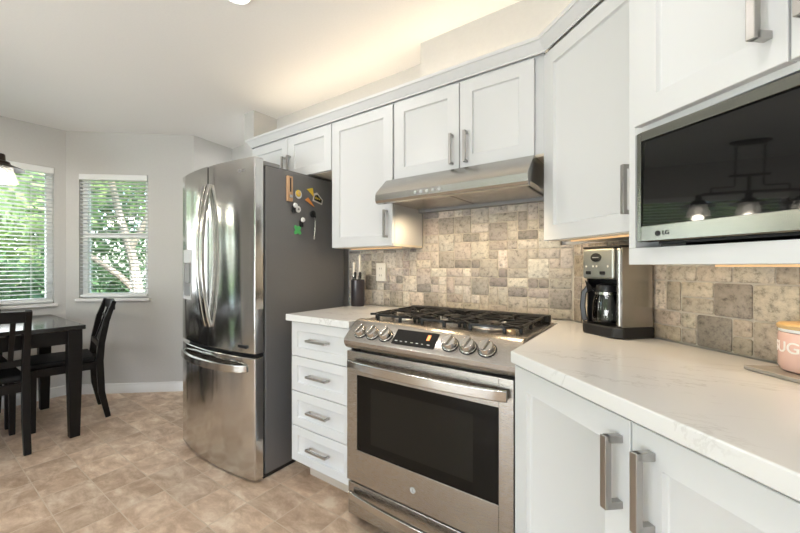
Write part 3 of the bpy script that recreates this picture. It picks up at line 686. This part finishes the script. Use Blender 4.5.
# ------------------------------------------------------------------ coffee maker
CM0 = Matrix.Translation((-.2303+.013, 1.677, .9145)) @ Matrix.Rotation(math.radians(-40), 4, 'Z'); CM = CM0 @ Matrix.Diagonal((.81, .725, 1, 1))
t = thing('coffee_maker', 'stainless and black drip coffee maker in the counter corner', 'coffee maker', (.1, .1, 0), 0, None, CM0)
def ch(x0, x1, y0, y1, c): return [(x0+c, y0), (x1-c, y0), (x1, y0+c), (x1, y1), (x0, y1), (x0, y0+c)]
MB(CM).prism([(x, y, 0) for x, y in ch(-.012, .208, -.012, .195, .03)], (0, 0, .040)).build('base', M['dark'], t, .006, 3)
MB(CM).box((.006, .105, .0405), (.174, .190, .205)).build('rear_column', M['dark'], t, .004)
MB(CM).box((.179, .004, .0405), (.2005, .188, .318)).build('side_panel', M['steel_b'], t, .008, 3)
MB(CM).box((.004, .03, .0405), (.0115, .104, .2055)).build('side_wall', M['dark'], t)
MB(CM).box((.172, .02, .0405), (.1785, .185, .322)).build('spine', M['dark'], t)
MB(CM).box((.2008, .012, .0405), (.2035, .188, .318)).build('side_skin', M['steel_h'], t, .001)
hd = MB(CM).box((.004, .0, .206), (.1715, .185, .318)).build('brew_head', M['silver'], t, .008, 3)
MB(CM).box((.004, .002, .3185), (.2, .188, .326)).build('lid', M['dark'], t, .003)
MB(CM).lathe([(.021, 0), (.021, .003), (.018, .004)], n=28, m=Matrix.Translation((.083, -.0002, .285)) @ Matrix.Diagonal((1.35, 1, .75, 1)) @ Matrix.Rotation(PI/2, 4, 'X')).build('badge', M['dark'], hd)
MB(CM).box((.066, -.0050, .283), (.100, -.0043, .2865)).build('badge_mark', M['grey_plastic'], hd)
for x in (.042, .118): MB(CM).box((x-.014, -.005, .222), (x+.014, -.0002, .234)).build('button', M['dark'], hd, .003)
for x in (.028, .066, .086, .145): MB(CM).lathe([(.004, 0), (.004, .0015)], (x, -.0002, .252), (0, -1, 0), 12).build('light', M['bone'], hd)
t = thing('coffee_carafe', 'glass coffee carafe with black handle inside the coffee maker', 'carafe', (.078, .052, .041), 0, None, CM0)
cc = (.092, .050, .0412)
MB(CM).lathe([(.046, 0), (.055, .008), (.058, .035), (.055, .075), (.045, .112), (.042, .118), (.041, .116), (.053, .074), (.056, .035), (.053, .010), (.0, .005)], cc, n=32, cap=False).build('glass', M['glass'], t)
MB(CM).lathe([(.043, .1185), (.044, .124), (.040, .142), (.02, .148)], cc, n=28).build('lid', M['dark'], t)
MB(CM).lathe([(.0462, .108), (.0462, .1165)], cc, n=28).build('band', M['steel_p'], t)
hx = Vector((-.75, -.66, 0)); hc = Vector(cc)
P = [hc+hx*.046+Vector((0, 0, .122)), hc+hx*.075+Vector((0, 0, .132)), hc+hx*.092+Vector((0, 0, .110)), hc+hx*.097+Vector((0, 0, .060)), hc+hx*.090+Vector((0, 0, .018)), hc+hx*.084+Vector((0, 0, .006))]
MB(CM).tube(P, .008, rx=.012, up=hx).build('handle', M['dark'], t, .004, 3)

# ------------------------------------------------------------------ canister, tray, crock, outlet
jc = Vector((.284, 1.310))
jd = Vector((jc.x, jc.y, 0)); face = math.atan2(-jd.y, -jd.x)       # lettering faces a little left of the camera
tr = MB(); 
tr.prism([(x, y, .9145) for x, y in ((.170, 1.318), (.262, 1.196), (.380, 1.276), (.286, 1.396))], (0, 0, .010))
tag(tr.build('serving_board', M['tray'], bevel=.003, loc=(.28, 1.3, .9145)), 'thin grey stone slab on the counter under the pink canister', 'serving board')
t = thing('canister', 'pink storage canister with a wooden lid and white letters', 'canister', (jc.x, jc.y, .925))
z0 = .9250; R = .058
MB().lathe([(R-.012, 0), (R-.004, .004), (R, .014), (R, .084), (R-.002, .090)], (jc.x, jc.y, z0), n=48).build('body', M['pink'], t)
MB().lathe([(R-.004, .0902), (R-.001, .092), (R-.001, .098)], (jc.x, jc.y, z0), n=48).build('seal', M['white_enamel'], t)
MB().lathe([(R, .0982), (R+.002, .101), (R+.002, .107), (R-.002, .110)], (jc.x, jc.y, z0), n=48).build('lid', M['wood_lid'], t)
for_text = Matrix.Translation((jc.x, jc.y, z0+.056)) @ Matrix.Rotation(face+PI/2-.58, 4, 'Z') @ Matrix.Translation((0, -R-.0002, 0)) @ Matrix.Rotation(PI/2, 4, 'X')
text('lettering', 'SUGAR', .035, M['letter'], t, for_text, .0005, bend=R, spacing=1.02)

t = thing('knife_holder', 'dark round knife holder on the short counter beside the fridge', 'knife holder', (-1.475, 1.88, .9145))
MB().lathe([(.042, 0), (.044, .004), (.044, .164), (.040, .168), (.036, .166), (.034, .156), (0, .154)], (-1.475, 1.88, .9145), n=32).build('body', M['crock'], t)
for x, y, z, lab in ((-1.500, 1.872, 1.195, 'shorter pale-handled knife at the left of the dark holder'), (-1.462, 1.885, 1.240, 'taller pale-handled knife at the right of the dark holder')):
    k = thing('kitchen_knife', lab, 'knife', (x, y, 1.075), 0, 'knives in the holder')
    MB().tube([(x, y, 1.0700), (x, y, 1.100)], .010, rx=.002).build('blade', M['steel_p'], k)
    MB().tube([(x, y, 1.1002), (x, y, 1.108)], .010, 12).build('bolster', M['steel_p'], k)
    MB().tube([(x, y, 1.1082), (x, y, 1.14), (x, y, z-.03), (x, y, z-.008), (x, y, z)], [.0085, .0085, .0095, .0105, .006], 14).build('grip', M['bone'], k)
for x, y in ((-1.482, 1.862), (-1.448, 1.870)):
    k = thing('kitchen_knife', 'short black-handled knife sunk in the dark holder, ' + ('left' if x < -1.47 else 'right') + ' one', 'knife', (x, y, 1.075), 0, 'knives in the holder')
    MB().tube([(x, y, 1.0700), (x, y, 1.09)], .009, rx=.002).build('blade', M['steel_p'], k)
    MB().tube([(x, y, 1.0902), (x, y, 1.125), (x, y, 1.132)], [.008, .009, .005], 12).build('grip', M['dark'], k)

t = thing('outlet', 'white double outlet plate on the tiles left of the stove', 'outlet', (-1.362, 1.984, 1.13))
MB().box((-1.398, 1.9735, 1.072), (-1.326, 1.9895, 1.188)).build('plate', M['outlet'], t, .003)
for z in (1.108, 1.152):
    q = MB().box((-1.379, 1.9715, z-.015), (-1.345, 1.9734, z+.015)).build('socket', M['outlet'], t, .001)
    for x in (-1.369, -1.355): MB().box((x-.0015, 1.9708, z-.005), (x+.0015, 1.9714, z+.007)).build('slot', M['grey_plastic'], q)

# ------------------------------------------------------------------ dining table and chairs
t = thing('dining_table', 'dark espresso dining table by the left window', 'table', (-3.495, .12, 0))
TX0, TX1, TY0, TY1 = -3.95, -3.045, -.62, .845
MB().box((TX0, TY0, .735), (TX1, TY1, .765)).build('tabletop', mat('espresso_top', (.012, .010, .009), .13, spec=.6), t, .004)
MB().box((TX0+.05, TY0+.05, .640), (TX1-.05, TY0+.072, .7345)).box((TX0+.05, TY1-.072, .640), (TX1-.05, TY1-.05, .7345)).box((TX0+.05, TY0+.0725, .640), (TX0+.072, TY1-.0725, .7345)).box((TX1-.072, TY0+.0725, .640), (TX1-.05, TY1-.0725, .7345)).build('apron', M['espresso'], t)
for x in (TX0+.055, TX1-.055):
    for y in (TY0+.055, TY1-.055):
        a, c = .040, .029
        MB().loft([[(x+sx*r, y+sy*r, z) for sx, sy in ((-1, -1), (1, -1), (1, 1), (-1, 1))] for r, z in ((c, 0), (a, .5), (a, .7344))]).build('leg', M['espresso'], t, .003)

def make_chair():
    t = thing('dining_chair', '', 'chair', (0, 0, 0), 0, 'dining chairs around the table'); F = WORLD[t.name]
    w = .178; yr = .20; yf = -.19
    def post(s): return [(s*w, yr+.055, 0), (s*w, yr+.012, .20), (s*w, yr, .44), (s*w, yr+.012, .58), (s*w, yr+.045, .75), (s*w, yr+.095, .895)]
    def yb(z): return yr+.012+(z-.58)*.30 if z > .58 else yr
    for s in (-1, 1):
        MB().tube(post(s), [.018, .020, .020, .019, .018, .016], rx=[.018, .022, .024, .022, .020, .015], up=(0, 1, 0)).build('back_post', M['espresso'], t, .003)
        MB().loft([[(s*(w-.004)+q*r, yf+p*r, z) for q, p in ((-1, -1), (1, -1), (1, 1), (-1, 1))] for r, z in ((.016, 0), (.021, .44))]).build('front_leg', M['espresso'], t, .003)
    MB().box((-w+.02, yr-.012, .385), (w-.02, yr+.012, .44)).box((-w+.02, yf-.012, .385), (w-.02, yf+.012, .44)).box((-w-.012, yf+.0205, .385), (-w+.012, yr-.024, .44)).box((w-.012, yf+.0205, .385), (w+.012, yr-.024, .44)).build('seat_frame', M['espresso'], t)
    MB().box((-w-.012, yf-.03, .4405), (w+.012, yr-.027, .482)).build('seat', M['seatpad'], t, .016, 4)
    MB().tube([(-w+.0165, yb(.86)+.0, .858), (0, yb(.86)+.018, .866), (w-.0165, yb(.86), .858)], .034, rx=.010, up=(0, 1, 0)).build('top_rail', M['espresso'], t, .003)
    MB().box((-w+.018, yb(.58)-.010, .545), (w-.018, yb(.58)+.010, .585)).build('lower_rail', M['espresso'], t, .003)
    for x, hw in ((-.105, .013), (0, .040), (.105, .013)):
        MB().tube([(x, yb(.586)+.001, .586), (x, yb(.70)+.004, .70), (x, yb(.83)+.010, .826)], hw, rx=.006, up=(0, 1, 0)).build('splat', M['espresso'], t, .002)
    MB().tube([(-w+.017, yb(.765)+.004, .765), (w-.017, yb(.765)+.004, .765)], .011, rx=.0055, up=(0, 1, 0)).build('cross_rail', M['espresso'], t)
    return t
proto = make_chair()
def dup(root):
    r = root.copy(); COL.objects.link(r)
    for c in list(root.children):
        k = c.copy(); COL.objects.link(k); k.parent = r
    return r
places = [(-3.52, .838, math.radians(-9), 'dark wooden chair at the table end, under the narrow window'),
          (-3.270, .352, -PI/2, 'dark wooden chair nearest the camera, its back to the kitchen'),
          (-3.80, .352, PI/2, 'dark wooden chair on the far side of the table below the left window')]
for k, (x, y, r, lab) in enumerate(places):
    c = proto if k == 0 else dup(proto)
    c.location = (x, y, 0); c.rotation_euler = (0, 0, r); c['label'] = lab

# ------------------------------------------------------------------ pendant over the table
t = thing('pendant_lamp', 'bronze linear pendant with three glass shades over the dining table', 'pendant lamp', (-3.49, .145, 1.7))
px = -3.49; ys = (.475, .145, -.185)
MB().lathe([(.06, 0), (.062, -.012), (.05, -.025)], n=28, m=Matrix.Translation((px, ys[1], CEIL-.001)) @ Matrix.Diagonal((1, 2.2, 1, 1))).build('canopy', M['bronze'], t)
for s in (-1, 1):
    b = MB(); z = CEIL-.028; k = 0; y = ys[1]+s*.09
    while z > 2.115:
        P = [(px+(.009*math.sin(a) if k % 2 else 0), y+(0 if k % 2 else .009*math.sin(a)), z-.018+.02*math.cos(a)) for a in [2*PI*i/10 for i in range(11)]]
        b.tube(P, .0028, 6); z -= .031; k += 1
    b.build('chain', M['bronze'], t)
MB().box((px-.012, ys[1]-.13, 2.085), (px+.012, ys[1]+.13, 2.105)).build('hanger_bar', M['bronze'], t, .003)
MB().lathe([(.012, 1.93), (.012, 2.085)], (px, ys[1], 0), n=14).build('stem', M['bronze'], t)
MB().tube([(px, ys[2], 1.93), (px, ys[2]-.0+.04, 1.945), (px, ys[1], 1.95), (px, ys[0]-.04, 1.945), (px, ys[0], 1.93)], .011, 10).build('arm', M['bronze'], t)
for s in (-1, 1):
    MB().tube([(px, ys[1]+s*.09, 2.085), (px, ys[1]+s*.09, 2.005), (px, ys[1]+s*.10, 1.998), (px, ys[1]+s*.24, 1.998), (px, ys[1]+s*.245, 1.99), (px, ys[1]+s*.245, 1.955)], .006, 8).build('side_rod', M['bronze'], t)
for y in ys:
    sh = MB().lathe([(.016, 1.942), (.022, 1.935), (.024, 1.895), (.045, 1.888), (.050, 1.872), (.125, 1.842), (.127, 1.838), (.124, 1.838), (.046, 1.866), (.0, 1.868)], (px, y, 0), n=36, cap=False).build('shade', M['bronze'], t)
    MB().lathe([(.052, 1.862), (.062, 1.85), (.074, 1.80), (.088, 1.745), (.086, 1.745), (.072, 1.80), (.060, 1.85), (.050, 1.86)], (px, y, 0), n=32, cap=False).build('glass_shade', M['shade_glass'], sh)
    MB().ball((px, y, 1.800), .032, (1, 1, 1.2)).build('bulb', M['bulb'], sh)
    lamp('pendant_bulb', 'POINT', (px, y, 1.72), 3, (1, .90, .74), .04)

# ------------------------------------------------------------------ lights of the kitchen
def downlight(x, y, label, e=4):
    t = thing('ceiling_light', label, 'ceiling light', (x, y, CEIL-.012), 0, 'recessed ceiling lights')
    MB().lathe([(.055, CEIL-.0005), (.070, CEIL-.0005), (.070, CEIL-.006), (.058, CEIL-.010), (.055, CEIL-.006)], (x, y, 0), n=36, cap=False).build('trim_ring', M['trim'], t)
    MB().lathe([(.0545, CEIL-.001), (.0545, CEIL-.005)], (x, y, 0), n=36).build('lens', M['lens'], t)
    lamp('downlight', 'AREA', (x, y, CEIL-.013), e, (1, .96, .91), .13, shape='DISK')
downlight(-2.76, 2.10, 'added unseen ceiling light in the passage behind the fridge', 3)  # extra lamp out of view, put in to brighten the passage walls
downlight(-1.462, .985, 'round recessed ceiling light in front of the fridge')
for x, y, n in ((-.25, .35, 'above the middle of the kitchen'), (-2.0, -.6, 'above the kitchen floor behind the camera'), (.9, -.6, 'above the counter side behind the camera'), (-.3, -1.7, 'near the patio door behind the camera')):  # more downlights out of view, added to light the room
    downlight(x, y, 'added unseen ceiling light ' + n)
# warm strip on top of the cabinets
b = MB().box((-2.2, 1.77, 2.0605), (-.45, 1.785, 2.068)).build('light_strip', M['led'], loc=(-1.3, 1.78, 2.0605)); tag(b, 'warm light strip lying on top of the wall cabinets', 'light strip')
o = lamp('angled_top_glow', 'AREA', BM @ Vector((.42, -.16, 2.08)), .5, (1, .87, .72), .4, .05, (0, 0, 1)); o.rotation_euler = (PI, 0, -PI/4)
b = MB(BM).box((.22, -.17, 2.0605), (.64, -.155, 2.068)).build('light_strip', M['led'], loc=(.43, -.16, 2.0605)); tag(b, 'warm light strip on top of the cabinet above the coffee maker', 'light strip')
lamp('cabinet_top_glow', 'AREA', (-1.34, 1.775, 2.08), 1.05, (1, .87, .72), 1.75, .05, (0, -.12, 1))
for x0, x1, y, z, fr, lab, e in ((.26, .64, -.20, 1.268, BM, 'warm light strip under the cabinet above the coffee maker', .5), (.75, 1.40, -.16, 1.171, BM, 'warm light strip under the microwave cabinet', .5), (-1.46, -1.10, 1.80, 1.275, I4, 'warm light strip under the tall cabinet beside the fridge', .4)):
    tag(MB(fr).box((x0, y-.006, z-.006), (x1, y+.006, z-.0005)).build('light_strip', M['strip'], loc=((x0+x1)/2, y, z-.009)), lab, 'light strip')
    q = fr @ Vector(((x0+x1)/2, y, z-.012)); o = lamp('strip_glow', 'AREA', q, e, (1, .74, .44), x1-x0, .02, (0, 0, -1)); o.rotation_euler = (0, 0, 0 if fr is I4 else -PI/4)

# ------------------------------------------------------------------ garden beyond the windows
def leaves(n, c, rad, size, seed, holes=0.):
    rnd = random.Random(seed); V = []; Fc = []
    blobs = [(Vector((rnd.gauss(0, .42), rnd.gauss(0, .42), rnd.gauss(0, .42))), rnd.uniform(.22, .42)) for _ in range(26)]
    for k in range(n):
        bc, br = rnd.choice(blobs); d = Vector((rnd.gauss(0, 1), rnd.gauss(0, 1), rnd.gauss(0, 1))).normalized()*br*rnd.uniform(.6, 1.05)
        p = bc+d; p = Vector((c[0]+p.x*rad[0], c[1]+p.y*rad[1], c[2]+p.z*rad[2]))
        if p.z < -.25: continue
        a = Vector((rnd.gauss(0, 1), rnd.gauss(0, 1), rnd.gauss(0, .6))).normalized(); u = a.orthogonal().normalized(); s = size*rnd.uniform(.6, 1.3)
        u = (Matrix.Rotation(rnd.uniform(0, 6.28), 3, a) @ u); v = a.cross(u)
        i = len(V); V += [p+u*s, p+v*s*.45+a*s*.12, p-u*s, p-v*s*.45+a*s*.12]; Fc.append((i, i+1, i+2, i+3))
    me = bpy.data.meshes.new('foliage'); me.from_pydata([tuple(v) for v in V], [], Fc); return me
def tree(label, x, y, h, rad, trunk, n, seed, m='leaf', size=.10, name='tree', grp='garden trees beyond the windows'):
    t = thing(name, label, 'tree', (x, y, -.3), 0, grp); rnd = random.Random(seed)
    o = bpy.data.objects.new('foliage', leaves(n, (0, 0, h+.3), rad, size, seed)); COL.objects.link(o); o.data.materials.append(M[m]); o.parent = t
    for k, br in enumerate(trunk):
        MB(WORLD[t.name]).tube([(p[0], p[1], p[2]+.3) for p in br[0]], br[1], 9).build('trunk' if k == 0 else 'branch', M['bark'], t)
    return t
TR = [([(0, 0, -.3), (.03, 0, 1.0), (.05, .1, 2.4)], [.11, .09, .06])]
# the pale forked trunk seen through the narrow window
tree('leafy tree with a pale forked trunk outside the narrow window', -6.53, 2.53, 3.5, (1.9, 1.9, 1.15),
     [([(.06, .04, -.3), (.02, .02, .55), (-.06, -.05, 1.25), (-.25, -.20, 2.05), (-.5, -.35, 3.2)], [.10, .085, .072, .058, .04]),
      ([(.0, .0, .72), (-.22, -.18, 1.0), (-.5, -.4, 1.24), (-.95, -.75, 1.6)], [.06, .052, .045, .035]), ([(-.1, -.08, 1.45), (.15, .15, 2.1), (.4, .4, 3.0)], [.055, .045, .03])], 5200, 3, 'leaf', .085)
k = 0
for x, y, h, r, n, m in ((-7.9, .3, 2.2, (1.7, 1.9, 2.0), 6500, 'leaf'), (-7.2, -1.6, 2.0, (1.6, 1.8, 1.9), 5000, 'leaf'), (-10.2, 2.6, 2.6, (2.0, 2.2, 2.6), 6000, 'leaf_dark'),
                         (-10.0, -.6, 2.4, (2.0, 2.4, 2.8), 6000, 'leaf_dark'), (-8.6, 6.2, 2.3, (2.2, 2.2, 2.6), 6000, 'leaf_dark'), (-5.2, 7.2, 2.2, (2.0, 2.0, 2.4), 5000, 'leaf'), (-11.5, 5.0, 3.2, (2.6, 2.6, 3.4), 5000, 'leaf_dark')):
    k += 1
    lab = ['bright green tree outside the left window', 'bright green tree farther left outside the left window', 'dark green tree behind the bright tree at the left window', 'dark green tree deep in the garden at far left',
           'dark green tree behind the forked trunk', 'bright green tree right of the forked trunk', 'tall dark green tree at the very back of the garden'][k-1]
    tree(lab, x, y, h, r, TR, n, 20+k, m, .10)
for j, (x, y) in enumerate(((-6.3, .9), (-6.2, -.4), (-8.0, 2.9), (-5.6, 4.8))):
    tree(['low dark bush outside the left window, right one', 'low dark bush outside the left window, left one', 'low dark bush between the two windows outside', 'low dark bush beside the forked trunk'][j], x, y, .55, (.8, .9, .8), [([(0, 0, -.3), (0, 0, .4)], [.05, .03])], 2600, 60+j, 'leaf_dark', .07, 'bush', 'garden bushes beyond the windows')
# behind the camera, for the reflections
for j, (x, y) in enumerate(((-3.2, -7.5), (-.5, -8.5), (2.4, -7.6))):
    tree(['garden tree beyond the patio door, left', 'garden tree beyond the patio door, middle', 'garden tree beyond the patio door, right'][j], x, y, 2.2, (1.8, 1.6, 2.2), TR, 3500, 80+j, 'leaf', .12)

S.cycles.max_bounces = 10; S.cycles.diffuse_bounces = 5; S.cycles.glossy_bounces = 5; S.cycles.transparent_max_bounces = 16
S.cycles.caustics_reflective = False; S.cycles.caustics_refractive = False; S.cycles.use_denoising = True; S.cycles.sample_clamp_indirect = 6
